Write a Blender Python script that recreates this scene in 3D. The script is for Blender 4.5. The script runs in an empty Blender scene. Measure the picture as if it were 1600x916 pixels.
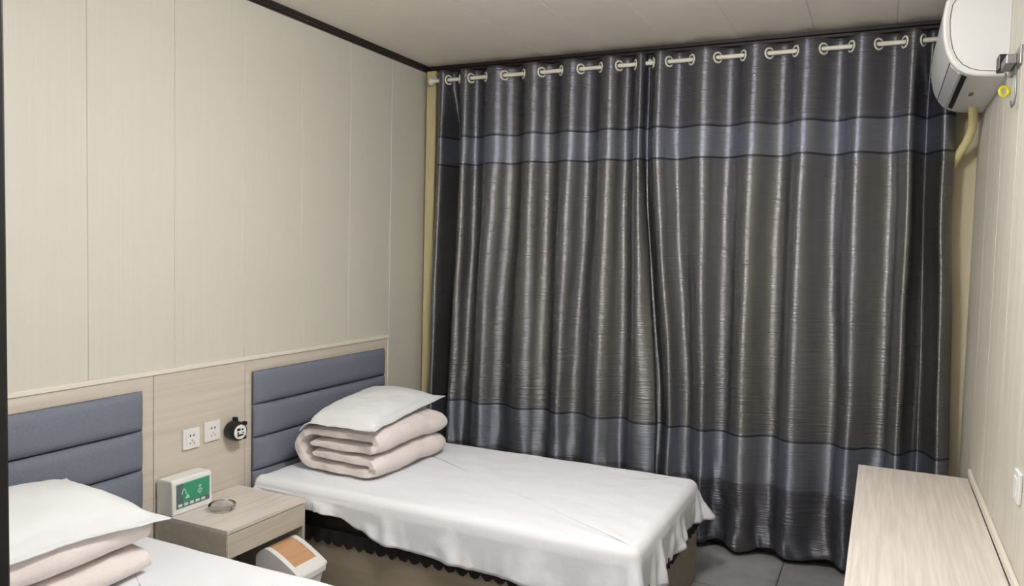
import bpy, bmesh, math, random
from mathutils import Vector, Matrix, noise
random.seed(4)
PI = math.pi
sc = bpy.context.scene
COL = sc.collection

# ------------------------------------------------------------------ camera, world, exposure
cam_d = bpy.data.cameras.new('camera'); cam = bpy.data.objects.new('camera', cam_d); COL.objects.link(cam)
X = Vector((0.90130001, 0.0463323, -0.43071059)); Y = Vector((0.43248996, -0.03952063, 0.9007722)); Z = Vector((0.02471289, -0.998144, -0.0556582))
R = Matrix((X, Y, Z))                       # world <- image axes (right, down, forward)
Rb = R @ Matrix(((1, 0, 0), (0, -1, 0), (0, 0, -1)))
cam.matrix_world = Matrix.Translation((2.811, -4.4806, 1.66)) @ Rb.to_4x4()
cam_d.sensor_width = 36; cam_d.lens = 1208 / 1600 * 36; cam_d.clip_start = 0.02
sc.camera = cam
w = bpy.data.worlds.new('world'); sc.world = w; w.use_nodes = True
w.node_tree.nodes['Background'].inputs[0].default_value = (0.9, 0.95, 1, 1)
w.node_tree.nodes['Background'].inputs[1].default_value = 0.02
sc.view_settings.view_transform = 'Standard'; sc.view_settings.look = 'None'; sc.view_settings.gamma = 1
sc.view_settings.use_curve_mapping = False; sc.view_settings.exposure = 0.0
LAMP = (2.0, -2.4); LAMP_STRENGTH = 108.0
ENTRY_FILL = (2.45, -4.55); ENTRY_FILL_STRENGTH = 32.0  # added fill lamp over the entry, out of view
H = 2.86; W = 3.206; YB = -5.3

# ------------------------------------------------------------------ materials
def srgb(r, g, b):
    f = lambda c: (c/255/12.92) if c/255 <= 0.04045 else ((c/255+0.055)/1.055)**2.4
    return (f(r), f(g), f(b), 1)
def mat(name, col, rough=0.6, metal=0.0, spec=0.5, **kw):
    m = bpy.data.materials.new(name); m.use_nodes = True
    b = m.node_tree.nodes['Principled BSDF']
    b.inputs['Base Color'].default_value = col; b.inputs['Roughness'].default_value = rough
    b.inputs['Metallic'].default_value = metal; b.inputs['Specular IOR Level'].default_value = spec
    for k, v in kw.items(): b.inputs[k.replace('_', ' ')].default_value = v
    return m
def nd(m, t, **kw):
    n = m.node_tree.nodes.new(t)
    for k, v in kw.items(): setattr(n, k, v)
    return n
def ln(m, a, b): m.node_tree.links.new(a, b)
def texco(m, scale=(1, 1, 1), rot=(0, 0, 0)):
    tc = nd(m, 'ShaderNodeTexCoord'); mp = nd(m, 'ShaderNodeMapping')
    mp.inputs['Scale'].default_value = scale; mp.inputs['Rotation'].default_value = rot
    ln(m, tc.outputs['Object'], mp.inputs[0]); return mp.outputs[0]
def noisy(m, scale, nscale=1.0, detail=4, c1=None, c2=None, lo=.3, hi=.7, bump=0.0, dist=.002, rough=.55):
    b = m.node_tree.nodes['Principled BSDF']; v = texco(m, scale)
    n = nd(m, 'ShaderNodeTexNoise'); n.inputs['Scale'].default_value = nscale; n.inputs['Detail'].default_value = detail
    n.inputs['Roughness'].default_value = rough; ln(m, v, n.inputs['Vector'])
    if c1:
        r = nd(m, 'ShaderNodeValToRGB'); r.color_ramp.elements[0].position = lo; r.color_ramp.elements[1].position = hi
        r.color_ramp.elements[0].color = c1; r.color_ramp.elements[1].color = c2
        ln(m, n.outputs['Fac'], r.inputs[0]); ln(m, r.outputs[0], b.inputs['Base Color'])
    if bump:
        bp = nd(m, 'ShaderNodeBump'); bp.inputs['Strength'].default_value = bump; bp.inputs['Distance'].default_value = dist
        ln(m, n.outputs['Fac'], bp.inputs['Height'])
        if b.inputs['Normal'].is_linked: ln(m, b.inputs['Normal'].links[0].from_socket, bp.inputs['Normal'])
        ln(m, bp.outputs[0], b.inputs['Normal'])
    return m
M = {}
M['wall'] = noisy(mat('wall_panel_cream', srgb(206, 200, 183), .5, spec=.35), (90, 90, 1.2), 1, 3, srgb(205, 202, 190), srgb(208, 205, 194), bump=.03)
M['wall_r'] = noisy(mat('wall_streaked_cream', srgb(206, 200, 183), .55, spec=.3), (70, 60, 2.2), 1, 3, srgb(200, 194, 180), srgb(214, 210, 199), .35, .65, bump=.15)
M['backwall'] = mat('wall_back_cream', srgb(200, 190, 160), .6)
M['ceil'] = noisy(mat('ceiling_panel', srgb(235, 228, 218), .5, spec=.4), (3, 3, 3), 1, 2, srgb(233, 225, 214), srgb(237, 230, 220))
M['blacktrim'] = mat('dark_brown_trim', srgb(38, 30, 28), .45)
M['black'] = mat('black_plastic', srgb(14, 14, 15), .4)
M['darkframe'] = mat('black_door_jamb', srgb(12, 10, 9), .6)
M['wood'] = noisy(mat('pale_ash_laminate', srgb(205, 196, 182), .45, spec=.35), (30, 1.2, 42), 1, 4, srgb(198, 188, 173), srgb(210, 202, 188), .3, .7, bump=.05)
M['woodtop'] = noisy(mat('pale_ash_laminate_top', srgb(214, 206, 198), .45, spec=.35), (95, 3.0, 30), 1, 3, srgb(206, 197, 188), srgb(222, 214, 207), .35, .65, bump=.05)
M['woodx'] = noisy(mat('pale_ash_laminate_grain_across', srgb(200, 190, 174), .45, spec=.35), (30, 2.5, 60), 1, 4, srgb(186, 176, 160), srgb(203, 194, 178), .3, .7, bump=.05)
M['edge'] = mat('cream_edge_strip', srgb(226, 220, 206), .45)
M['frame'] = noisy(mat('taupe_bed_frame', srgb(150, 140, 124), .6), (2, 20, 20), 1, 3, srgb(140, 128, 112), srgb(156, 144, 127))
M['pad'] = noisy(mat('blue_grey_upholstery', srgb(112, 117, 130), .75, spec=.3), (260, 260, 260), 1, 3, srgb(104, 109, 122), srgb(120, 125, 138), bump=.35, dist=.001)
M['sheet'] = noisy(mat('white_cotton', srgb(232, 233, 238), .85, spec=.2), (7, 7, 7), 1, 6, bump=.35, dist=.012, rough=.6)
M['pillow'] = noisy(mat('white_pillow_cotton', srgb(226, 228, 230), .8, spec=.2), (9, 9, 9), 1, 5, bump=.25, dist=.01)
M['quilt'] = noisy(mat('pinkish_white_cotton', srgb(228, 218, 214), .85, spec=.2), (16, 13, 16), 1, 6, bump=.7, dist=.014, rough=.6)
M['mattress'] = noisy(mat('black_mattress_fabric', srgb(20, 19, 22), .7), (14, 14, 14), 1, 2, srgb(15, 14, 18), srgb(34, 32, 26), .5, .75)
M['lace'] = mat('black_lace', srgb(13, 11, 12), .8)
M['white'] = mat('white_plastic', srgb(232, 231, 228), .35)
M['ac'] = mat('air_conditioner_white', srgb(225, 225, 225), .35)
M['acside'] = mat('air_conditioner_side_grey', srgb(205, 206, 207), .4)
M['rod'] = mat('cream_rod_plastic', srgb(226, 222, 208), .4)
M['hose'] = mat('cream_hose_wrap', srgb(216, 204, 150), .6)
M['trunk'] = mat('cream_yellow_trunking', srgb(205, 192, 150), .6)
M['tan'] = noisy(mat('tan_flap', srgb(196, 150, 112), .5), (40, 6, 6), 1, 3, srgb(188, 142, 104), srgb(204, 160, 122))
M['green'] = mat('green_display', srgb(52, 150, 110), .4)
M['slate'] = mat('dark_slate_print', srgb(92, 104, 112), .5)
M['mint'] = mat('pale_mint_print', srgb(190, 226, 210), .5)
M['metal'] = mat('grey_metal', srgb(150, 150, 150), .4, .7)
M['yellow'] = mat('yellow_plastic', srgb(225, 215, 60), .4)
M['hole'] = mat('socket_hole', srgb(40, 40, 42), .7)
M['glass'] = mat('clear_glass', (1, 1, 1, 1), .03, Transmission_Weight=1.0, IOR=1.45)
M['floor'] = noisy(mat('grey_stone_tile', srgb(140, 140, 140), .3), (3, 3, 3), 1, 7, srgb(122, 122, 123), srgb(168, 168, 170), .3, .7, bump=.05, rough=.65)
# floor tile joints
def tile_joints(m):
    b = m.node_tree.nodes['Principled BSDF']; src = b.inputs['Base Color'].links[0].from_socket
    br = nd(m, 'ShaderNodeTexBrick'); br.offset = 0; br.inputs['Scale'].default_value = 1; br.inputs['Mortar Size'].default_value = .003
    br.inputs['Brick Width'].default_value = .6; br.inputs['Row Height'].default_value = .6
    br.inputs['Mortar'].default_value = srgb(60, 60, 60)
    ln(m, texco(m), br.inputs['Vector']); ln(m, src, br.inputs['Color1']); ln(m, src, br.inputs['Color2']); ln(m, br.outputs['Color'], b.inputs['Base Color'])
tile_joints(M['floor'])
# curtain satin with woven bands
def satin():
    m = mat('grey_satin_curtain', srgb(100, 102, 108), .34, .85, Anisotropic=.92); b = m.node_tree.nodes['Principled BSDF']
    tc = nd(m, 'ShaderNodeTexCoord'); sp = nd(m, 'ShaderNodeSeparateXYZ'); ln(m, tc.outputs['Object'], sp.inputs[0])
    wob = nd(m, 'ShaderNodeTexNoise'); wob.inputs['Scale'].default_value = 3; ln(m, tc.outputs['Object'], wob.inputs['Vector'])
    ma = nd(m, 'ShaderNodeMath', operation='MULTIPLY_ADD'); ln(m, wob.outputs['Fac'], ma.inputs[0]); ma.inputs[1].default_value = .02; ln(m, sp.outputs['Z'], ma.inputs[2])
    mr = nd(m, 'ShaderNodeMapRange'); ln(m, ma.outputs[0], mr.inputs['Value']); mr.inputs['From Min'].default_value = 0; mr.inputs['From Max'].default_value = 3
    r = nd(m, 'ShaderNodeValToRGB'); r.color_ramp.interpolation = 'CONSTANT'; ln(m, mr.outputs[0], r.inputs[0])
    body = srgb(124, 123, 124); body2 = srgb(115, 115, 121); band = srgb(141, 144, 154); dark = srgb(78, 80, 88); line = srgb(122, 124, 132)
    stops = [(0, body2), (.405, line), (.413, dark), (.420, band), (.675, dark), (.680, body), (.690, line), (.702, body),
             (2.175, line), (2.186, body), (2.200, dark), (2.205, band), (2.376, dark), (2.381, body2), (2.392, line), (2.408, body2)]
    e = r.color_ramp.elements; e[0].position = 0; e[0].color = stops[0][1]; e[1].position = stops[1][0]/3; e[1].color = stops[1][1]
    for z, c in stops[2:]:
        k = e.new(z/3); k.color = c
    # slow tint drift along the width, warm to cool
    mp = nd(m, 'ShaderNodeMapping'); mp.inputs['Scale'].default_value = (9, 9, .25); ln(m, tc.outputs['Object'], mp.inputs[0])
    n2 = nd(m, 'ShaderNodeTexNoise'); n2.inputs['Scale'].default_value = 1; n2.inputs['Detail'].default_value = 2; ln(m, mp.outputs[0], n2.inputs['Vector'])
    r2 = nd(m, 'ShaderNodeValToRGB'); r2.color_ramp.elements[0].position = .4; r2.color_ramp.elements[1].position = .6
    r2.color_ramp.elements[0].color = (1.0, 1.0, .97, 1); r2.color_ramp.elements[1].color = (.94, .96, 1.02, 1); ln(m, n2.outputs['Fac'], r2.inputs[0])
    mx = nd(m, 'ShaderNodeMix', data_type='RGBA', blend_type='MULTIPLY'); mx.inputs['Factor'].default_value = 1
    ln(m, r.outputs[0], mx.inputs['A']); ln(m, r2.outputs[0], mx.inputs['B']); ln(m, mx.outputs['Result'], b.inputs['Base Color'])
    # bands are duller than the satin
    rr = nd(m, 'ShaderNodeValToRGB'); rr.color_ramp.interpolation = 'CONSTANT'; ln(m, mr.outputs[0], rr.inputs[0])
    e = rr.color_ramp.elements; e[0].position = 0; e[0].color = (.30,)*3+(1,); e[1].position = .413/3; e[1].color = (.5,)*3+(1,)
    for z, v in ((.68, .29), (2.2, .42), (2.381, .32)):
        k = e.new(z/3); k.color = (v, v, v, 1)
    ln(m, rr.outputs[0], b.inputs['Roughness'])
    cx = nd(m, 'ShaderNodeCombineXYZ'); cx.inputs[2].default_value = 1; ln(m, cx.outputs[0], b.inputs['Tangent'])   # weave: gloss spreads along the drop
    # crinkles running across the cloth
    for sc_, ns, st, ds in (((3, 3, 110), 1, .75, .005), ((12, 12, 260), 1, 1.0, .0025)):
        mp = nd(m, 'ShaderNodeMapping'); mp.inputs['Scale'].default_value = sc_; ln(m, tc.outputs['Object'], mp.inputs[0])
        n = nd(m, 'ShaderNodeTexNoise'); n.inputs['Scale'].default_value = ns; n.inputs['Detail'].default_value = 3; ln(m, mp.outputs[0], n.inputs['Vector'])
        bp = nd(m, 'ShaderNodeBump'); bp.inputs['Strength'].default_value = st; bp.inputs['Distance'].default_value = ds
        ln(m, n.outputs['Fac'], bp.inputs['Height'])
        if b.inputs['Normal'].is_linked: ln(m, b.inputs['Normal'].links[0].from_socket, bp.inputs['Normal'])
        ln(m, bp.outputs[0], b.inputs['Normal'])
    return m
M['satin'] = satin()
def lampmat(s):
    m = bpy.data.materials.new('lamp_diffuser'); m.use_nodes = True; b = m.node_tree.nodes['Principled BSDF']
    b.inputs['Base Color'].default_value = (1, 1, 1, 1); b.inputs['Emission Color'].default_value = (.985, .99, 1, 1); b.inputs['Emission Strength'].default_value = s
    return m

# ------------------------------------------------------------------ helpers
def BM(): return bmesh.new()
def add_box(bm, x0, x1, y0, y1, z0, z1, bev=0.0, seg=2):
    r = bmesh.ops.create_cube(bm, size=1)['verts']
    bmesh.ops.scale(bm, verts=r, vec=(x1-x0, y1-y0, z1-z0)); bmesh.ops.translate(bm, verts=r, vec=((x0+x1)/2, (y0+y1)/2, (z0+z1)/2))
    if bev:
        es = list({e for v in r for e in v.link_edges})
        bmesh.ops.bevel(bm, geom=es, offset=bev, segments=seg, profile=.5, affect='EDGES')
    return bm
def add_tube(bm, pts, rad, n=12, caps=True):
    pts = [Vector(p) for p in pts]; rings = []
    up = Vector((0, 0, 1)); prev = None
    for i, p in enumerate(pts):
        t = (pts[min(i+1, len(pts)-1)] - pts[max(i-1, 0)]).normalized()
        a = t.cross(up) if prev is None else t.cross(prev.cross(t))
        if prev is None and a.length < 1e-3: a = t.cross(Vector((1, 0, 0)))
        if prev is not None: a = prev - t*(prev.dot(t))
        a.normalize(); prev = a; b = t.cross(a)
        rr = rad[i] if isinstance(rad, (list, tuple)) else rad
        rings.append([bm.verts.new(p + rr*(math.cos(2*PI*k/n)*a + math.sin(2*PI*k/n)*b)) for k in range(n)])
    for r1, r2 in zip(rings, rings[1:]):
        for k in range(n): bm.faces.new((r1[k], r1[(k+1) % n], r2[(k+1) % n], r2[k]))
    if caps: bm.faces.new(rings[0][::-1]); bm.faces.new(rings[-1])
    return bm
def add_torus(bm, c, nrm, R_, r_, n=24, m_=8):
    c = Vector(c); nrm = Vector(nrm).normalized(); a = nrm.cross(Vector((0, 0, 1)))
    if a.length < 1e-3: a = Vector((1, 0, 0))
    a.normalize(); b = nrm.cross(a); rings = []
    for i in range(n):
        d = math.cos(2*PI*i/n)*a + math.sin(2*PI*i/n)*b
        rings.append([bm.verts.new(c + d*(R_ + r_*math.cos(2*PI*k/m_)) + nrm*r_*.7*math.sin(2*PI*k/m_)) for k in range(m_)])
    for i in range(n):
        for k in range(m_): bm.faces.new((rings[i][k], rings[(i+1) % n][k], rings[(i+1) % n][(k+1) % m_], rings[i][(k+1) % m_]))
    return bm
def add_prism(bm, pts, y0, y1, axis='y'):
    f = (lambda p, t: (p[0], t, p[1])) if axis == 'y' else (lambda p, t: (t, p[0], p[1])) if axis == 'x' else (lambda p, t: (p[0], p[1], t))
    a = [bm.verts.new(f(p, y0)) for p in pts]; b = [bm.verts.new(f(p, y1)) for p in pts]; n = len(pts)
    bm.faces.new(a); bm.faces.new(b[::-1])
    for k in range(n): bm.faces.new((a[k], b[k], b[(k+1) % n], a[(k+1) % n]))
    return bm
def add_lathe(bm, c, prof, n=32, axis=(0, 0, 1)):
    c = Vector(c); ax = Vector(axis).normalized(); q = Vector((0, 0, 1)).rotation_difference(ax)
    rings = []
    for r_, h in prof:
        if r_ < 1e-6: rings.append([bm.verts.new(c + q @ Vector((0, 0, h)))])
        else: rings.append([bm.verts.new(c + q @ Vector((r_*math.cos(2*PI*k/n), r_*math.sin(2*PI*k/n), h))) for k in range(n)])
    for a, b in zip(rings, rings[1:]):
        for k in range(n):
            k2 = (k+1) % n
            if len(a) == 1: bm.faces.new((a[0], b[k2], b[k])) if len(b) > 1 else None
            elif len(b) == 1: bm.faces.new((a[k], a[k2], b[0]))
            else: bm.faces.new((a[k], a[k2], b[k2], b[k]))
    return bm
def base_of(o):
    while o.parent: o = o.parent
    return o.location.copy()
def obj(name, bm, m, parent=None, base=None, smooth=False, sub=0, weld=False):
    bmesh.ops.recalc_face_normals(bm, faces=bm.faces)
    loc = base_of(parent) if parent else Vector(base or (0, 0, 0))
    bmesh.ops.translate(bm, verts=bm.verts, vec=-loc)
    me = bpy.data.meshes.new(name); bm.to_mesh(me); bm.free(); me.materials.append(m)
    if smooth:
        for p in me.polygons: p.use_smooth = True
    o = bpy.data.objects.new(name, me); COL.objects.link(o)
    if parent: o.parent = parent
    else: o.location = loc
    if sub: s = o.modifiers.new('s', 'SUBSURF'); s.levels = s.render_levels = sub
    if smooth == 'auto':
        me.set_sharp_from_angle(angle=math.radians(35))
    return o
def thing(name, label, cat, loc, group=None):
    o = bpy.data.objects.new(name, None); COL.objects.link(o); o.location = loc; o.empty_display_size = .05
    return tag(o, label, cat, group)
def tag(o, label, cat, group=None):
    o['label'] = label; o['category'] = cat
    if group: o['group'] = group
    return o
def struct(name, bm, m, parent=None, smooth=False):
    o = obj(name, bm, m, parent, smooth=smooth)
    if not parent: o['kind'] = 'structure'
    return o
def copy_tree(o, parent=None):
    c = o.copy(); COL.objects.link(c); c.parent = parent
    for ch in list(o.children): copy_tree(ch, c)
    return c

# ------------------------------------------------------------------ room shell
struct('floor', add_box(BM(), -.1, W+.1, YB-.1, .1, -.1, 0), M['floor'])
def grooved(axis, a0, a1, seams, depth, w_, back):
    """outline along the wall with a small groove at every seam: returns (along, offset) points"""
    pts = [(a0, 0)]
    for s in seams: pts += [(s-w_, 0), (s-w_*.5, -depth), (s+w_*.5, -depth), (s+w_, 0)]
    pts += [(a1, 0), (a1, -back), (a0, -back)]
    return pts
seams = [-.406-.412*k for k in range(12) if -.406-.412*k > YB]
p = grooved('y', 0, YB, seams, .004, -.004, .1)
struct('wall_left', add_prism(BM(), [(q[1], q[0]) for q in p], 0, H, 'z'), M['wall'])
p = grooved('y', 0, YB, [-.50-.412*k for k in range(11)], .004, -.004, .1)
struct('wall_right', add_prism(BM(), [(W-q[1], q[0]) for q in p], 0, H, 'z'), M['wall_r'])
struct('wall_back', add_box(BM(), -.1, W+.1, 0, .1, 0, H), M['backwall'])
struct('wall_front', add_box(BM(), -.1, W+.1, YB-.1, YB, 0, H), M['wall'])
struct('wall_partition', add_box(BM(), 0, 1.60, -3.86, -3.80, 0, H), M['wall'])
struct('trim_1', add_box(BM(), 1.60, 1.674, -3.90, -3.79, 0, H, .004), M['darkframe'])
p = grooved('x', 0, W, [.09+.39*k for k in range(8)], .003, .003, .1)
struct('ceiling', add_prism(BM(), [(q[0], H-q[1]) for q in p], YB, 0, 'y'), M['ceil'])
def cornice(name, flip, along):
    prof = [(0, 0), (.034, 0), (.034, -.010), (.026, -.013), (.026, -.020), (.018, -.024), (.012, -.034), (0, -.034)]
    bm = BM()
    if along == 'left': add_prism(bm, [(a, H+b) for a, b in prof], YB, 0, 'y')
    if along == 'right': add_prism(bm, [(W-a, H+b) for a, b in prof], YB, 0, 'y')
    if along == 'back': add_prism(bm, [(-a, H+b*1.9) for a, b in prof], .034, W-.034, 'x')
    return struct(name, bm, M['blacktrim'])
cornice('trim_2', 0, 'left'); cornice('trim_3', 0, 'back'); cornice('trim_4', 0, 'right')

struct('hem_gap_shade', add_box(BM(), .11, W-.001, -.014, -.0005, 0, .11, .002), M['black'])  # black strip stands in for the shade in the gap below the curtain hem
# pipe trunking in the back left corner
tag(obj('pipe_trunking', add_box(BM(), .03, .10, -.055, 0, 0, H-.034, .006), M['trunk'], base=(.065, -.03, 0)), 'cream square trunking running up the back left corner beside the curtain', 'pipe')

# ------------------------------------------------------------------ ceiling lamps (outside the frame: the room lamp and an added entry fill)
def ceiling_lamp(x, y, r, s, label):
    t = thing('ceiling_lamp', label, 'lamp', (x, y, H))
    obj('ceiling_rose', add_lathe(BM(), (x, y, H), [(0, 0), (.06, 0), (.055, -.025), (0, -.03)], 32), M['white'], t)
    obj('stem', add_tube(BM(), [(x, y, H-.025), (x, y, H-.16)], .008), M['white'], t)
    obj('lamp_shade', add_lathe(BM(), (x, y, H), [(0, -.158), (r*.6, -.16), (r*.95, -.175), (r, -.195), (r, -.27), (r*.93, -.29), (r*.6, -.30), (0, -.302)], 40), lampmat(s), t, smooth=True)
    return t
ceiling_lamp(LAMP[0], LAMP[1], .17, LAMP_STRENGTH, 'round white ceiling lamp over the gap between the beds')
ceiling_lamp(ENTRY_FILL[0], ENTRY_FILL[1], .11, ENTRY_FILL_STRENGTH, 'small round white lamp added above the entrance as unseen fill light')

# ------------------------------------------------------------------ wood wall panel and headboards
PY0, PY1 = -3.79, -.446
t = thing('wall_panel', 'pale wood-grain panel along the left wall behind both beds', 'wall panel', (0.0, -2.1, 0))
ys = [PY0, -2.178, -1.65, PY1]
for a, b in zip(ys, ys[1:]):
    obj('board', add_box(BM(), .001, .020, a+.0015, b-.0015, 0, 1.085, .002), M['wood'], t)
obj('top_strip', add_box(BM(), .001, .027, PY0, PY1, 1.0855, 1.105, .003), M['edge'], t)
obj('end_strip', add_box(BM(), .001, .025, PY1+.001, PY1+.014, 0, 1.105, .003), M['edge'], t)
def headboard(y0, y1, label):
    t = thing('headboard', label, 'headboard', (.02, (y0+y1)/2, .42), 'padded headboards')
    obj('backing_board', add_box(BM(), .0205, .030, y0+.004, y1-.004, .33, 1.026, .002), M['pad'], t)
    z1 = 1.03
    for k in range(4):
        z0 = z1-.167; bm = BM(); n = 24; m_ = 12; g = []
        for i in range(n+1):
            row = []
            for j in range(m_+1):
                u = -1+2*i/n; v = -1+2*j/m_
                uu = math.copysign(abs(u)**.5, u) if False else math.sin(u*PI/2); vv = math.sin(v*PI/2)
                h = .034*((1-abs(uu)**10)**.5)*((1-abs(vv)**5)**.42) if abs(uu) < 1 and abs(vv) < 1 else 0
                row.append(bm.verts.new((.030+h, (y0+y1)/2+uu*(y1-y0)/2, (z0+z1)/2+vv*(z1-z0)/2*.992)))
            g.append(row)
        for i in range(n):
            for j in range(m_): bm.faces.new((g[i][j], g[i+1][j], g[i+1][j+1], g[i][j+1]))
        rim = [g[i][0] for i in range(n+1)]+[g[n][j] for j in range(1, m_+1)]+[g[i][m_] for i in range(n-1, -1, -1)]+[g[0][j] for j in range(m_-1, 0, -1)]
        bm.faces.new(rim)
        obj('padded_segment', bm, M['pad'], t, smooth=True)
        z1 = z0
    return t
headboard(-1.612, -.492, 'blue-grey padded headboard of the bed next to the curtain')
headboard(-3.42, -2.243, 'blue-grey padded headboard of the near bed, cut by the left edge')

# ------------------------------------------------------------------ wall sockets and the round black device
def socket(y, z, label, holes=True):
    t = thing('wall_socket', label, 'socket', (.02, y, z), 'wall sockets between the beds')
    bm = add_box(BM(), .0205, .031, y-.046, y+.046, z-.046, z+.046, .003); obj('plate', bm, M['white'], t)
    bm = add_box(BM(), .0305, .033, y-.031, y+.031, z-.031, z+.031, .001); obj('insert', bm, M['white'], t)
    for dy in (-.010, .010): obj('slot', add_box(BM(), .0325, .0336, y+dy-.0028, y+dy+.0028, z+.010, z+.020), M['hole'], t)
    for dy, dz in ((0, -.008), (-.011, -.020), (.011, -.020)): obj('slot', add_box(BM(), .0325, .0334, y+dy-.0018, y+dy+.0018, z+dz-.004, z+dz+.004), M['hole'], t)
    return t
socket(-1.984, .772, 'white wall socket left of the other, above the box with the green face')
socket(-1.862, .782, 'white wall socket right beside the round black device')
c = Vector((.02, -1.745, .765))
t = thing('plug_in_device', 'round black device with white marked face on the panel, right of the sockets', 'device', c)
ax = Vector((1, -.12, -.02)).normalized()
obj('housing', add_lathe(BM(), c+Vector((.001, 0, 0)), [(0, 0), (.030, 0), (.044, .010), (.048, .03), (.047, .058), (.042, .07), (.036, .073), (0, .068)], 36, ax), M['black'], t, smooth='auto')
fc = c+ax*.070+Vector((.001, 0, 0))
obj('face', add_lathe(BM(), fc, [(0, -.004), (.034, -.004), (.037, 0), (.033, .006), (0, .008)], 36, ax), M['white'], t, smooth='auto')
fc2 = fc+ax*.0075
for dy, dz, sy, sz in ((-.012, .014, .009, .005), (.010, .012, .006, .0045), (-.002, -.014, .017, .004), (.014, -.004, .004, .004), (-.016, -.003, .003, .005)):
    obj('dark_mark', add_box(BM(), fc2.x-.004, fc2.x+.0015, fc2.y+dy-sy, fc2.y+dy+sy, fc2.z+dz-sz, fc2.z+dz+sz, .001), M['black'], t)
obj('hanging_tab', add_box(BM(), c.x+.02, c.x+.045, c.y-.008, c.y+.008, c.z+.043, c.z+.064, .003), M['black'], t)
obj('side_key', add_box(BM(), c.x+.045, c.x+.068, c.y+.026, c.y+.044, c.z+.022, c.z+.040, .004), M['black'], t)
obj('foot', add_box(BM(), c.x+.05, c.x+.068, c.y+.022, c.y+.040, c.z-.044, c.z-.026, .004), M['black'], t)

# ------------------------------------------------------------------ nightstand
NX0, NX1, NY0, NY1, NZ = .029, .448, -2.178, -1.70, .484
t = thing('nightstand', 'pale wood nightstand with one drawer, standing between the two beds', 'nightstand', (.24, -1.94, 0))
obj('top', add_box(BM(), NX0, NX1, NY0, NY1, NZ-.018, NZ, .0015), M['woodtop'], t)
obj('side_panel', add_box(BM(), NX0, NX1-.004, NY0, NY0+.017, 0, NZ-.0185, .001), M['woodx'], t)
obj('side_panel', add_box(BM(), NX0, NX1-.004, NY1-.017, NY1, 0, NZ-.0185, .001), M['woodx'], t)
d = obj('drawer', add_box(BM(), NX0+.02, NX1-.016, NY0+.020, NY1-.020, NZ-.115, NZ-.03, .001), M['woodx'], t)
obj('drawer_front', add_box(BM(), NX1-.0155, NX1, NY0+.002, NY1-.018, NZ-.122, NZ-.022, .0015), M['woodx'], d)
obj('back_panel', add_box(BM(), NX0, NX0+.01, NY0+.018, NY1-.018, .05, NZ-.0185), M['woodx'], t)

# white box with green face
bx0, bx1, by0, by1, bz0, bz1 = .030, .128, -2.172, -1.957, NZ+.001, NZ+.152
t = thing('boxed_display', 'small white box with a green printed face on the nightstand', 'box', (.08, -2.06, NZ+.001))
bm = BM()
add_prism(bm, [(bx0, bz0), (bx1, bz0), (bx1-.002, bz1-.010), (bx1-.012, bz1), (bx0+.01, bz1), (bx0, bz1-.008)], by0, by1, 'y')
bmesh.ops.bevel(bm, geom=list(bm.edges), offset=.003, segments=2, affect='EDGES')
obj('case', bm, M['white'], t)
s = obj('green_face', add_box(BM(), bx1-.001, bx1+.0012, by0+.020, by1-.016, bz0+.050, bz1-.020), M['green'], t)
s['label'] = 'green printed face'
obj('print_block', add_box(BM(), bx1, bx1+.0018, by0+.020, by0+.052, bz0+.050, bz1-.020), M['slate'], s)
bm = BM(); add_prism(bm, [(-2.108, bz0+.062), (-2.082, bz0+.062), (-2.094, bz0+.082)], bx1, bx1+.0024, 'x'); obj('white_sign', bm, M['mint'], s)
for a, b, z0, z1 in ((-2.040, -2.014, .070, .074), (-2.040, -2.014, .083, .087), (-2.036, -2.018, .096, .100), (-2.029, -2.025, .062, .106), (-2.040, -2.036, .070, .087), (-2.018, -2.014, .070, .087)):
    obj('white_sign', add_box(BM(), bx1, bx1+.0024, a, b, bz0+z0, bz0+z1), M['mint'], s)
bm = BM(); add_tube(bm, [(bx1+.0012, -2.125+.004*k, bz0+.085+.022*math.sin(k*.55)) for k in range(7)], .0022, 6); obj('white_curve', bm, M['mint'], s)
st = obj('print_strip', add_box(BM(), bx1-.001, bx1+.0014, by0+.020, by1-.016, bz0+.026, bz0+.048), M['slate'], t)
for k in range(5):
    y = by0+.028+.031*k
    obj('pale_mark', add_box(BM(), bx1, bx1+.0028, y, y+.022, bz0+.031, bz0+.044, .001), M['mint'], st)

# glass ashtray
bm = BM(); ac = Vector((.235, -2.0, NZ+.001))
add_lathe(bm, ac, [(0, 0), (.046, 0), (.052, .004), (.058, .026), (.055, .029), (.048, .028), (.042, .010), (.036, .007), (0, .007)], 48)
for v in bm.verts:
    a = math.atan2(v.co.y-ac.y, v.co.x-ac.x)
    if v.co.z > ac.z+.02: v.co.z -= .009*max(0, math.cos(3*a))**10
tag(obj('ashtray', bm, M['glass'], base=ac, smooth=True), 'clear glass ashtray in front of the green-faced box on the nightstand', 'ashtray')

# ------------------------------------------------------------------ waste bin under the nightstand
B0, B1, D0, D1 = .385, .622, -1.945, -1.765         # x, y extent of the rim
t = thing('waste_bin', 'white waste bin with a tan swing lid, below the nightstand', 'bin', ((B0+B1)/2, (D0+D1)/2, 0))
bm = BM()
def ring(x0, x1, y0, y1, z, r=.03, n=5):
    out = []
    for cx, cy, a0 in ((x1-r, y1-r, 0), (x0+r, y1-r, PI/2), (x0+r, y0+r, PI), (x1-r, y0+r, 1.5*PI)):
        for k in range(n+1): out.append((cx+r*math.cos(a0+k*PI/2/n), cy+r*math.sin(a0+k*PI/2/n), z))
    return out
rs = []
for i, z in enumerate((0.0, .004, .21, .212, .235, .237)):
    k = .035*(1-min(z, .21)/.21); o_ = .008 if z > .211 else 0
    rs.append([bm.verts.new(v) for v in ring(B0+k-o_, B1-k+o_, D0+k-o_, D1-k+o_, z)])
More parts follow.
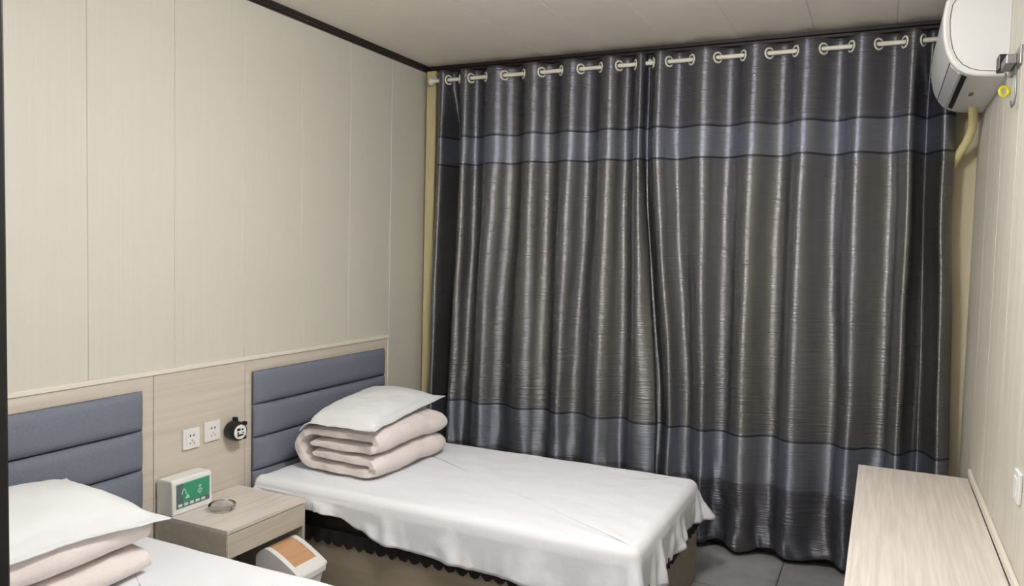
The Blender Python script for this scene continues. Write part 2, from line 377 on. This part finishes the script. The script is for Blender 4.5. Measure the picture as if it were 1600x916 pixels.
for a, b in zip(rs, rs[1:]):
    n = len(a)
    for k in range(n): bm.faces.new((a[k], a[(k+1) % n], b[(k+1) % n], b[k]))
bm.faces.new(rs[0][::-1]); bm.faces.new(rs[-1])
obj('body', bm, M['white'], t, smooth='auto')
# sloping lid: arch profile in x, cut out in the middle for the flap
def lidz(x):
    u = (x-B0)/(B1-B0)
    if u < .25: return .330-.6*(.25-u)**2
    return .330-.012*(u-.25)/.75-.075*((u-.25)/.75)**1.35
xs = [B0+(B1-B0)*k/24 for k in range(25)]
for y0, y1 in ((D0-.006, D0+.020), (D1-.020, D1+.006)):
    bm = BM(); add_prism(bm, [(x, lidz(x)) for x in xs]+[(B1, .232), (B0, .232)], y0, y1, 'y')
    obj('lid_cheek', bm, M['white'], t, smooth='auto')
bm = BM(); add_prism(bm, [(x, lidz(x)) for x in xs if x > B1-.040]+[(B1+.006, lidz(B1)-.012), (B1+.006, .232), (xs[-4], .232)], D0+.0195, D1-.0195, 'y'); obj('lid_front', bm, M['white'], t, smooth='auto')
bm = BM(); add_prism(bm, [(x, lidz(x)) for x in xs if x < B0+.035]+[(B0+.035, .232), (B0, .232)], D0+.0195, D1-.0195, 'y'); obj('lid_back', bm, M['white'], t, smooth='auto')
bm = BM(); fx = [x for x in xs if B0+.030 < x < B1-.032]
add_prism(bm, [(x, lidz(x)-.003) for x in fx]+[(x, lidz(x)-.012) for x in fx[::-1]], D0+.022, D1-.022, 'y')
fl = obj('swing_flap', bm, M['tan'], t, smooth='auto'); fl['label'] = 'tan swing flap'

# ------------------------------------------------------------------ beds
BX0, BX1 = .068, 2.02; BY0, BY1 = -1.65, -.56; BT = .52
def lace(bm, axis, a0, a1, c, z0, z1, t_=.004):
    n = int((a1-a0)/.012); top = []; bot = []
    for i in range(n+1):
        a = a0+(a1-a0)*i/n; k = (i % 5)/5.0; drop = .022*(abs(math.sin(PI*i/5.0)))**.8 + .006*((i*7) % 3)/3
        off = .003*math.sin(i*.9); z = z1-drop
        for lst, zz in ((top, z0), (bot, z)):
            for s_ in (0, 1):
                q = c+off+(t_ if s_ else 0)*(1 if axis == 'y' else -1)
                lst.append(bm.verts.new((a, q, zz) if axis == 'x' else (q, a, zz)))
    for i in range(n):
        for s_ in (0, 1):
            bm.faces.new((top[2*i+s_], top[2*i+2+s_], bot[2*i+2+s_], bot[2*i+s_]))
        bm.faces.new((bot[2*i], bot[2*i+2], bot[2*i+3], bot[2*i+1])); bm.faces.new((top[2*i], top[2*i+1], top[2*i+3], top[2*i+2]))
    return bm
t = bed = thing('single_bed', 'single bed beside the curtain, taupe box base with a black lace edge', 'bed', ((BX0+BX1)/2, (BY0+BY1)/2, 0), 'single beds')
obj('bed_base', add_box(BM(), BX0, BX1, BY0+.02, BY1-.01, 0, .285, .004), M['frame'], t)
obj('mattress', add_box(BM(), BX0+.005, BX1-.03, BY0+.028, BY1-.02, .286, .503, .035, 4), M['mattress'], t, smooth='auto')
obj('lace_edging', lace(BM(), 'x', BX0+.01, BX1-.01, BY0+.013, .335, .285), M['lace'], t)
obj('lace_edging', lace(BM(), 'y', BY0+.03, BY1-.02, BX1+.003, .335, .299), M['lace'], t)

def interp(tab, x):
    if x <= tab[0][0]: return tab[0][1]
    for (a, b), (c_, d_) in zip(tab, tab[1:]):
        if x <= c_:
            k = (x-a)/(c_-a); k = k*k*(3-2*k); return b+(d_-b)*k
    return tab[-1][1]
NEAR = [(.0, .47), (.2, .455), (.38, .415), (.5, .42), (.60, .41), (.72, .37), (.86, .33), (1.06, .315), (1.34, .30), (1.7, .295), (1.9, .275), (2.1, .25)]
FOOT = [(-1.70, .25), (-1.5, .285), (-1.2, .32), (-.85, .34), (-.65, .33), (-.5, .33)]
def sheet(name, near, foot, seed):
    """flat rounded rectangle top, rolled over the rim, then hanging cloth whose waves grow towards the hem"""
    bm = BM(); x0, x1, y0, y1 = BX0+.004, BX1, BY0, BY1; rc = .045
    per = []   # (x, y, nx, ny, corner)
    def seg(ax, ay, bx_, by_, nx, ny, n):
        for k in range(n): per.append((ax+(bx_-ax)*k/n, ay+(by_-ay)*k/n, nx, ny, 0))
    def arc(cx, cy, a0, n=10):
        for k in range(n): a = a0+PI/2*k/n; per.append((cx+rc*math.cos(a), cy+rc*math.sin(a), math.cos(a), math.sin(a), math.sin(2*(a-a0))))
    seg(x0+.01, y0, x1-rc, y0, 0, -1, 150); arc(x1-rc, y0+rc, -PI/2); seg(x1, y0+rc, x1, y1-rc, 1, 0, 84); arc(x1-rc, y1-rc, 0)
    seg(x1-rc, y1, x0+rc, y1, 0, 1, 90); arc(x0+rc, y1-rc, PI/2, 6); seg(x0, y1-rc, x0, y0+rc, -1, 0, 40); arc(x0+rc, y0+rc, PI, 6)
    cx, cy = (x0+x1)/2, (y0+y1)/2; n = len(per); rr = .045; rings = []
    for k in [0.02]+[i/26 for i in range(1, 26)]:
        ring_ = []
        for (px, py, nx, ny, c_) in per:
            ix, iy = px-nx*rr*1.0, py-ny*rr*1.0
            x = cx+(ix-cx)*k; y = cy+(iy-cy)*k
            e = min(x-x0, x1-x, y-y0, y1-y)
            z = BT + .006*noise.noise((x*2.2+seed, y*3, 0)) + .004*noise.noise((x*9, y*9+seed, 3)) * (1 if e > .02 else .5)
            rx, ry = x1-x, y-y0; rd = math.hypot(rx, ry)
            if rd < .55: z += .0045*math.sin(math.atan2(ry, rx)*19+3*noise.noise((rx*4, ry*4, 2)))*(1-rd/.55)*min(1, rd/.1)
            z += .004*math.sin((x*2+y*5)*9+3*noise.noise((x*3, y*3, seed)))*max(0, 1-e/.14)
            ring_.append((x, y, z))
        rings.append(ring_)
    for k in range(0, 7):
        a = PI/2*k/6; ring_ = []
        for (px, py, nx, ny, c_) in per:
            ring_.append((px-nx*rr+nx*rr*math.sin(a), py-ny*rr+ny*rr*math.sin(a), BT-rr+rr*math.cos(a)+.003*noise.noise((px*6, py*6, seed))))
        rings.append(ring_)
    NS = 12
    for k in range(1, NS+1):
        f = k/NS; ring_ = []
        for i, (px, py, nx, ny, c_) in enumerate(per):
            if ny < -.7: hz = interp(near, px)
            elif nx > .5: hz = interp(foot, py)
            else: hz = .34
            if nx < -.5: hz = .455
            hz += .010*noise.noise((px*4, py*4, seed+9))
            ph = px*1.0 if abs(ny) > .7 else py
            wv = .016*math.sin(ph*17+2.5*noise.noise((ph*2, seed, 0))) + .012*noise.noise((ph*9, f*1.5, seed)) + .006*noise.noise((ph*26, f*2.5, seed))
            if nx > .5: wv *= 1.7
            wv += (.010 if nx < .5 else .020)*abs(math.sin(ph*31+3*noise.noise((ph*3, seed+4, f*.5))))**2 - .006
            amp = f**.9; out = .012*f + wv*amp + .05*c_*f*(1 if nx > 0 else 0)
            if nx < -.5: out = .0
            if ny < 0 and px < .47: out = min(out, .012)
            out = max(out, .004)
            z = (BT-rr)*(1-f)+hz*f - .01*abs(c_)*f*(1 if nx > 0 else 0)
            ring_.append((px+nx*out, py+ny*out, z))
        rings.append(ring_)
    vr = [[bm.verts.new(v) for v in r_] for r_ in rings]
    bm.faces.new(vr[0][::-1])
    for a, b in zip(vr, vr[1:]):
        for i in range(n): bm.faces.new((a[i], a[(i+1) % n], b[(i+1) % n], b[i]))
    o = obj(name, bm, M['sheet'], base=(cx, cy, BT), smooth=True)
    s_ = o.modifiers.new('thick', 'SOLIDIFY'); s_.thickness = .003; s_.offset = 1
    return o
sheet1 = tag(sheet('bed_sheet', NEAR, FOOT, 1.3), 'white sheet draped over the bed beside the curtain', 'bed sheet', 'white bed sheets')
DY = -1.855                                     # the near bed is the same bed further along the wall
bed2 = copy_tree(bed); bed2.location.y += DY; bed2['label'] = 'near single bed in the lower left corner, mostly under its sheet'
sheet2 = sheet1.copy(); COL.objects.link(sheet2); sheet2.location.y += DY; sheet2['label'] = 'white sheet on the near bed in the lower left corner'

# ------------------------------------------------------------------ folded quilts and pillows
def quilt(name, x, y0, y1, z, L, t_=.058, seed=0.0, hk=1.0):
    A, B, C_, D_ = .214*hk, .154*hk, .090*hk, .031*hk
    P = []
    def line(a, b, n): [P.append((a[0]+(b[0]-a[0])*k/n, a[1]+(b[1]-a[1])*k/n)) for k in range(n)]
    def arcp(cx, cz, r_, a0, a1, n, sx=1): [P.append((cx+sx*r_*math.cos(a0+(a1-a0)*k/n), cz+r_*math.sin(a0+(a1-a0)*k/n))) for k in range(n)]
    line((.09, C_+.008), (L-.04, C_), 10); arcp(L-.04, (C_+D_)/2, (C_-D_)/2, PI/2, -PI/2, 8, 1.3)
    line((L-.04, D_), (.10, D_), 10); arcp(.10, (A+D_)/2, (A-D_)/2, -PI/2, -1.5*PI, 14, 1.05)
    line((.10, A), (L-.035, A+.006), 10); arcp(L-.035, (A+B)/2+.004, (A-B)/2+.002, PI/2, -PI/2, 8, 1.3); line((L-.035, B), (.085, B-.004), 10)
    P.append((.085, B-.004)); n = len(P); bm = BM(); st = 34; rings = []
    for s_ in range(st+1):
        v = -1+2*s_/st; v = math.sin(v*PI/2); y = (y0+y1)/2+v*(y1-y0)/2
        tk = t_*max(.30, (1-abs(v)**9))**.5; lo = []; hi = []
        for i, (px, pz) in enumerate(P):
            a = P[max(i-1, 0)]; b = P[min(i+1, n-1)]; tx, tz = b[0]-a[0], b[1]-a[1]; q = math.hypot(tx, tz) or 1; nx, nz = -tz/q, tx/q
            e = tk*(1-.35*max(0, 1-min(i, n-1-i)/3))
            ny_ = noise.noise((px*7+seed, y*5, pz*12)); n2 = noise.noise((px*16, y*13, pz*18+seed))
            yy = y+.012*noise.noise((px*6, pz*22+seed, v*3))+(.018 if v > 0 else -.018)*noise.noise((i*.35, seed, 1 if v > 0 else 2))
            dz = -.012*(abs(v)**6)*(pz/.2); dx = .010*ny_
            for lst, sg in ((lo, -1), (hi, 1)):
                n3 = noise.noise((px*30, y*34, pz*20+seed)); k = e/2*(1+.28*ny_+.22*n2+.14*n3)
                lst.append((x+px+nx*k*sg+dx, yy, max(z+.001, z+pz+nz*k*sg+dz+.004*n2)))
        rings.append(([bm.verts.new(p_) for p_ in lo], [bm.verts.new(p_) for p_ in hi]))
    for (l1, h1), (l2, h2) in zip(rings, rings[1:]):
        for i in range(n-1):
            bm.faces.new((l1[i], l1[i+1], l2[i+1], l2[i])); bm.faces.new((h1[i], h2[i], h2[i+1], h1[i+1]))
        bm.faces.new((l1[0], l2[0], h2[0], h1[0])); bm.faces.new((l1[-1], h1[-1], h2[-1], l2[-1]))
    for l, h in (rings[0], rings[-1]):
        for i in range(n-1): bm.faces.new((l[i], h[i], h[i+1], l[i+1]))
    return obj(name, bm, M['quilt'], base=(x+L/2, (y0+y1)/2, z), smooth=True, sub=1)
QZ = BT+.007
q1 = tag(quilt('quilt', .180, -1.455, -.80, QZ, .47, .060, 1.0), 'pinkish-white quilt folded in layers on the bed beside the curtain', 'quilt', 'folded quilts')
q2 = tag(quilt('quilt', .10, -3.40, -2.67, QZ, .50, .052, 6.0, .86), 'pinkish-white folded quilt on the near bed, under the plump pillow', 'quilt', 'folded quilts')

def pillow(name, A, B, C_, D_, puff, fl=.86, seed=0.0, bend=None, below=.25):
    """A -x-y, B +x-y, C +x+y, D -x+y corners; a puffed case with a flat flange"""
    A, B, C_, D_ = map(Vector, (A, B, C_, D_)); n = 52; bm = BM(); tp = []; bt = []
    cen = (A+B+C_+D_)/4
    for i in range(n+1):
        r1 = []; r2 = []
        for j in range(n+1):
            u = -1+2*i/n; v = -1+2*j/n; uu = math.sin(u*PI/2)*.35+u*.65; vv = math.sin(v*PI/2)*.35+v*.65
            a = (uu+1)/2; b = (vv+1)/2
            pin = 1-.045*(1-abs(vv)**2)*abs(uu)**3; pin2 = 1-.045*(1-abs(uu)**2)*abs(vv)**3
            a2 = .5+(a-.5)*pin; b2 = .5+(b-.5)*pin2
            p_ = A*(1-a2)*(1-b2)+B*a2*(1-b2)+C_*a2*b2+D_*(1-a2)*b2
            fu = max(0, 1-abs(uu/fl)**2.2); fv = max(0, 1-abs(vv/(fl+.05))**2.6)
            h = puff*(fu**.42)*(fv**.45); nz = noise.noise((p_.x*6+seed, p_.y*6, 0))*.010 + noise.noise((p_.x*18, p_.y*18+seed, 0))*.004
            gr = max(abs(uu)/fl, abs(vv)/(fl+.05)); h -= .010*math.exp(-((gr-1)/.03)**2) if h < .03 else 0
            if bend: p_ = p_+Vector((0, 0, bend(uu, vv)))
            r1.append((p_.x, p_.y, p_.z+h+nz*.9+.002)); r2.append((p_.x, p_.y, p_.z-h*below+nz*.9-.002))
        tp.append([bm.verts.new(q) for q in r1]); bt.append([bm.verts.new(q) for q in r2])
    for i in range(n):
        for j in range(n):
            bm.faces.new((tp[i][j], tp[i+1][j], tp[i+1][j+1], tp[i][j+1])); bm.faces.new((bt[i][j], bt[i][j+1], bt[i+1][j+1], bt[i+1][j]))
    for k in range(n):
        bm.faces.new((tp[k][0], bt[k][0], bt[k+1][0], tp[k+1][0])); bm.faces.new((tp[k][n], tp[k+1][n], bt[k+1][n], bt[k][n]))
        bm.faces.new((tp[0][k], tp[0][k+1], bt[0][k+1], bt[0][k])); bm.faces.new((tp[n][k], bt[n][k], bt[n][k+1], tp[n][k+1]))
    return obj(name, bm, M['pillow'], base=(cen.x, cen.y, QZ+.24), smooth=True)
tag(pillow('pillow', (.215, -1.485, .770), (.685, -1.50, .778), (.60, -.70, .812), (.09, -.68, .815), .075, seed=2, below=.06, bend=lambda u, v: .008*u*u-(.05*(max(0, -u-.72)/.28)**2)), 'flat white pillow with pointed corners on the quilt beside the curtain', 'pillow', 'white pillows')
tag(pillow('pillow', (.09, -3.36, .70), (.655, -3.36, .735), (.655, -2.63, .712), (.09, -2.62, .762), .088, seed=7, below=.05, bend=lambda u, v: .018*(1-v*v)), 'plump white pillow with a flat hem on the near bed', 'pillow', 'white pillows')

# ------------------------------------------------------------------ desk along the right wall
DX0, DX1, DYA, DYB, DZ = 2.752, 3.190, -.600, -2.42, .71
t = thing('desk', 'long pale wood desk top along the right wall', 'desk', ((DX0+DX1)/2, (DYA+DYB)/2, 0))
obj('top', add_box(BM(), DX0, DX1, DYB, DYA, DZ-.025, DZ, .002), M['woodtop'], t)
for y in (DYA-.03, (DYA+DYB)/2, DYB+.012): obj('side_panel', add_box(BM(), DX0+.012, DX1, y, y+.018, 0, DZ-.0255, .001), M['woodx'], t)
obj('modesty_panel', add_box(BM(), DX1-.02, DX1, DYB+.031, DYA-.031, .25, DZ-.0255), M['woodx'], t)
for k in range(2):
    y0 = DYB+.035+.9*k; dr = obj('drawer', add_box(BM(), DX0+.006, DX1-.03, y0, y0+.84, DZ-.135, DZ-.03, .002), M['woodx'], t)
tag(obj('edge_moulding', add_box(BM(), W-.015, W-.0005, -2.42, -.55, DZ+.001, DZ+.032, .004), M['edge'], base=(W, -1.5, DZ)), 'cream strip along the right wall just above the desk', 'moulding')
t = thing('light_switch', 'white switch plate on the right wall above the desk', 'switch', (W, -1.80, 1.0))
obj('plate', add_box(BM(), W-.011, W-.0005, -1.846, -1.756, .955, 1.045, .003), M['white'], t)
obj('rocker', add_box(BM(), W-.0145, W-.0105, -1.826, -1.776, .972, 1.028, .002), M['white'], t)

# ------------------------------------------------------------------ air conditioner on the right wall
t = thing('air_conditioner', 'white air conditioner high on the right wall', 'air conditioner', (W, -.6, 2.36))
AY0, AY1 = -1.0, -.17
def arcpts(pts): return pts
prof = [(W-.001, 2.712), (3.06, 2.712), (3.01, 2.700), (2.985, 2.665), (2.978, 2.60), (2.982, 2.53), (2.994, 2.475), (3.012, 2.434), (3.036, 2.404), (3.066, 2.385), (3.10, 2.374), (3.15, 2.368), (W-.001, 2.366)]
bm = BM(); add_prism(bm, prof, AY0+.02, AY1, 'y'); obj('body', bm, M['ac'], t, smooth='auto')
def inset(k): 
    cx, cz = W, 2.55
    return [(cx+(a-cx)*k, cz+(b-cz)*(k if b < cz else k)) for a, b in prof]
# end cap: a rim ring standing proud of a recessed cheek
bm = BM(); o1 = prof; i1 = inset(.90)
for ya, yb in ((AY0, AY0+.0195),):
    oa = [bm.verts.new((p_[0], ya+.004, p_[1])) for p_ in inset(.985)]; ob = [bm.verts.new((p_[0], yb, p_[1])) for p_ in o1]
    om = [bm.verts.new((p_[0], ya+.010, p_[1])) for p_ in o1]
    ia = [bm.verts.new((p_[0], ya, p_[1])) for p_ in inset(.955)]; ib = [bm.verts.new((p_[0], ya+.005, p_[1])) for p_ in i1]; ic = [bm.verts.new((p_[0], yb, p_[1])) for p_ in i1]
    L_ = [ob, om, oa, ia, ib, ic]
    for r1, r2 in zip(L_, L_[1:]):
        for k in range(len(prof)-1): bm.faces.new((r1[k], r1[k+1], r2[k+1], r2[k]))
obj('end_rim', bm, M['white'], t, smooth='auto')
bm = BM(); add_prism(bm, inset(.885), AY0+.003, AY0+.0195, 'y'); obj('end_cheek', bm, M['ac'], t, smooth='auto')
def strip(x0, z0, x1, z1, th, ya, yb, push=.0015):
    d_ = Vector((x1-x0, z1-z0)).normalized(); n_ = Vector((d_.y, -d_.x)); bm = BM()
    if n_.y > 0: n_ = -n_
    a = [(x0+n_.x*push, z0+n_.y*push), (x1+n_.x*push, z1+n_.y*push), (x1-n_.x*.004, z1-n_.y*.004), (x0-n_.x*.004, z0-n_.y*.004)]
    return add_prism(bm, a, ya, yb, 'y')
obj('air_slot', strip(3.056, 2.3915, 3.0735, 2.3825, .01, AY0+.05, AY1-.06, .0035), M['black'], t)
obj('panel_seam', strip(3.0105, 2.4365, 3.0125, 2.4335, .002, AY0+.03, AY1-.0, .0010), M['hole'], t)
obj('louvre', strip(3.016, 2.429, 3.048, 2.3955, .01, AY0+.05, AY1-.04, .003), M['acside'], t)
obj('maker_mark', add_box(BM(), 3.108, 3.124, -.66, -.60, 2.3695, 2.3722), M['slate'], t)
hs = []
for k in range(17):
    f = k/16; pts_ = [(3.15, -.34, 2.385), (3.158, -.26, 2.345), (3.165, -.19, 2.30), (3.15, -.13, 2.24), (3.115, -.085, 2.17), (3.08, -.05, 2.10)]
    g = f*(len(pts_)-1); i = min(int(g), len(pts_)-2); u = g-i
    p0 = Vector(pts_[max(i-1, 0)]); p1 = Vector(pts_[i]); p2 = Vector(pts_[i+1]); p3 = Vector(pts_[min(i+2, len(pts_)-1)])
    hs.append(.5*((2*p1)+(p2-p0)*u+(2*p0-5*p1+4*p2-p3)*u*u+(3*p1-p0-3*p2+p3)*u**3))
tag(obj('drain_hose', add_tube(BM(), hs, [.019+.0012*(k % 2) for k in range(17)], 14), M['hose'], base=(3.15, -.3, 2.38), smooth=True), 'cream wrapped hose bending from the air conditioner behind the curtain', 'hose')
# bracket, yellow tag and cord beside it
t = thing('wall_bracket', 'grey metal bracket on the right wall at the end of the air conditioner', 'bracket', (W, -1.2, 2.37))
obj('plate', add_box(BM(), W-.008, W-.0005, -1.34, -1.10, 2.335, 2.40, .002), M['metal'], t)
obj('arm', add_box(BM(), W-.040, W-.0085, -1.27, -1.13, 2.352, 2.385, .003), M['metal'], t)
obj('clip', add_box(BM(), W-.048, W-.020, -1.125, -1.06, 2.362, 2.42, .004), M['black'], t)
t = thing('yellow_tag', 'small yellow ring tag hanging below the wall bracket', 'tag', (W-.02, -1.09, 2.27))
bm = BM(); add_torus(bm, (W-.022, -1.10, 2.288), (.5, -1, 0), .016, .007, 20, 8); obj('ring', bm, M['yellow'], t, smooth=True)
obj('string', add_tube(BM(), [(W-.022, -1.12, 2.352), (W-.023, -1.11, 2.33), (W-.022, -1.10, 2.309)], .0035, 8), M['metal'], t)
cp = [(W-.012, -1.30, 2.335), (W-.012, -1.31, 2.29), (W-.012, -1.32, 2.235), (W-.014, -1.305, 2.205), (W-.016, -1.27, 2.20), (W-.016, -1.245, 2.225)]
tag(obj('cord', add_tube(BM(), cp, .0035, 8), M['metal'], base=cp[0], smooth=True), 'thin grey cord looped below the wall bracket', 'cord')

# ------------------------------------------------------------------ curtains, eyelets and rod
CY = -.12; RZ = 2.742
LT = [(-0.8, 0.158), (-0.5, 0.205), (0, 0.27), (0.5, 0.366), (1, 0.443), (1.5, 0.575), (2, 0.702), (2.5, 0.832), (3, 0.949), (3.5, 1.083), (4, 1.202), (4.5, 1.326), (5, 1.428), (5.5, 1.515), (5.8, 1.546)]
LB = [(-0.8, 0.110), (-0.5, 0.175), (0, 0.225), (0.5, 0.305), (1, 0.386), (1.5, 0.525), (2, 0.641), (2.5, 0.818), (3, 0.933), (3.5, 1.058), (4, 1.155), (4.5, 1.319), (5, 1.451), (5.5, 1.582), (5.8, 1.68)]
RT = [(-1.2, 1.535), (-0.8, 1.575), (-0.5, 1.623), (0, 1.73), (0.5, 1.872), (1, 2.012), (1.5, 2.142), (2, 2.284), (2.5, 2.407), (3, 2.557), (3.5, 2.670), (4, 2.809), (4.5, 2.900), (5, 2.980), (5.5, 3.050), (5.8, 3.098)]
RB2 = [(-1.2, 1.64), (-0.8, 1.702), (-0.5, 1.753), (0, 1.833), (0.5, 1.938), (1, 2.023), (1.5, 2.149), (2, 2.290), (2.5, 2.415), (3, 2.587), (3.5, 2.687), (4, 2.830), (4.5, 2.917), (5, 3.01), (5.5, 3.096), (5.8, 3.150)]
def lin(tab, s):
    # monotone cubic (PCHIP-like) so crests keep their places
    xs_ = [a for a, b in tab]; v = [b for a, b in tab]
    i = 0
    while i < len(xs_)-2 and s > xs_[i+1]: i += 1
    h = xs_[i+1]-xs_[i]; d = lambda j: (v[j+1]-v[j])/(xs_[j+1]-xs_[j])
    m0 = d(i) if i == 0 else (2*d(i-1)*d(i)/(d(i-1)+d(i)) if d(i-1)*d(i) > 0 else 0)
    m1 = d(i) if i == len(xs_)-2 else (2*d(i)*d(i+1)/(d(i)+d(i+1)) if d(i)*d(i+1) > 0 else 0)
    u = (s-xs_[i])/h
    return v[i]*(2*u**3-3*u*u+1)+h*m0*(u**3-2*u*u+u)+v[i+1]*(-2*u**3+3*u*u)+h*m1*(u**3-u*u)
def curtain(name, T, B, s0, s1, label, seed, floorhem, deep):
    bm = BM(); ns = int((s1-s0)*26); nz = 110; ztop = 2.797; g = []
    def pt(s, z):
        f = min(1, max(0, (2.30-z)/(2.30-.70))); f = f*f*(3-2*f)*.6+f*.4
        lo = max(0, (.70-z)/.7)
        x = lin(T, s)*(1-f)+lin(B, s)*f
        x += (.011*noise.noise((s*.7+seed, z*.8, 4))+.007*noise.noise((s*1.7+seed, z*2.5, 7)))*min(1, (ztop-z)*1.2)
        A = (.036 if z > 2.2 else .041+.010*noise.noise((s*.9+seed, z*.9, 1)))
        ph = 2*PI*s
        c_ = math.cos(ph); w_ = math.copysign(abs(c_)**.85, c_)
        y = CY + A*w_*(1-.25*lo)
        y += .075*max(0, 1-abs(s-deep)/.5)**1.2*min(1, max(0, (2.70-z)*4))
        k = min(1, max(0, (2.2-z)/1.4))
        y += k*(.006*noise.noise((s*1.3+seed, z*1.4, 2))+.0045*math.sin(ph*2+seed+2*noise.noise((s, z*.7, seed))))
        y += .002*noise.noise((s*5, z*7, seed))*k + .0012*noise.noise((s*3, z*26, seed))
        y += lo*(.022*noise.noise((s*2.2+seed, z*3.2, 9))-.006+.016*noise.noise((s*4+seed, z*8+s*3, 5)))
        return x, y
    for j in range(nz+1):
        fz = j/nz; row = []
        for i in range(ns+1):
            s = s0+(s1-s0)*i/ns; hem = floorhem+.016*math.sin(s*2*PI+1)+.02*noise.noise((s*.9, seed, 3))
            z = ztop-.002*(math.cos(2*PI*s)) + (hem-ztop)*fz
            x, y = pt(s, z); row.append(bm.verts.new((x, y, z)))
        g.append(row)
    for j in range(nz):
        for i in range(ns): bm.faces.new((g[j][i], g[j][i+1], g[j+1][i+1], g[j+1][i]))
    xb = (T[0][1]+T[-1][1])/2
    o = obj(name, bm, M['satin'], base=(xb, CY, 0), smooth=True)
    so = o.modifiers.new('cloth', 'SOLIDIFY'); so.thickness = .0025; so.offset = 0
    tag(o, label, 'curtain', 'grey satin curtains')
    k = -1
    while k < 7:
        for off in (-.25, .25):
            s = k+off
            if s0+.06 < s < s1-.06:
                x, y = pt(s, RZ); x2, y2 = pt(s+.02, RZ); tx, ty = x2-x, y2-y
                obj('eyelet', add_torus(BM(), (x, CY+(y-CY)*.5, RZ), (-ty, tx, 0), .0265, .0058, 28, 8), M['rod'], o, smooth=True)
        k += 1
    return o
curtain('curtain', LT, LB, -.8, 5.78, 'left grey satin curtain, half drawn behind the bed and its quilt', 0.0, .05, 0.0)
curtain('curtain', RT, RB2, -1.2, 5.8, 'right grey satin curtain, hanging between the bed foot and the desk', 11.0, .045, 5.0)
t = thing('curtain_rod', 'cream curtain rod threaded through the eyelets below the ceiling', 'curtain rod', (1.65, CY, RZ))
obj('rod', add_tube(BM(), [(.11, CY, RZ), (3.19, CY, RZ)], .0115, 16), M['rod'], t, smooth='auto')
obj('finial', add_lathe(BM(), (.085, CY, RZ), [(0, -.001), (.014, .002), (.024, .012), (.026, .026), (.022, .038), (.014, .044), (.013, .05), (0, .05)], 28, (1, 0, 0)), M['rod'], t, smooth=True)
for x in (.135, 1.56, 3.165):
    bm = BM(); add_box(bm, x-.008, x+.008, CY, -.001, RZ+.012, RZ+.022); add_box(bm, x-.015, x+.015, -.008, -.0005, RZ-.02, RZ+.05, .002); obj('bracket', bm, M['rod'], t)
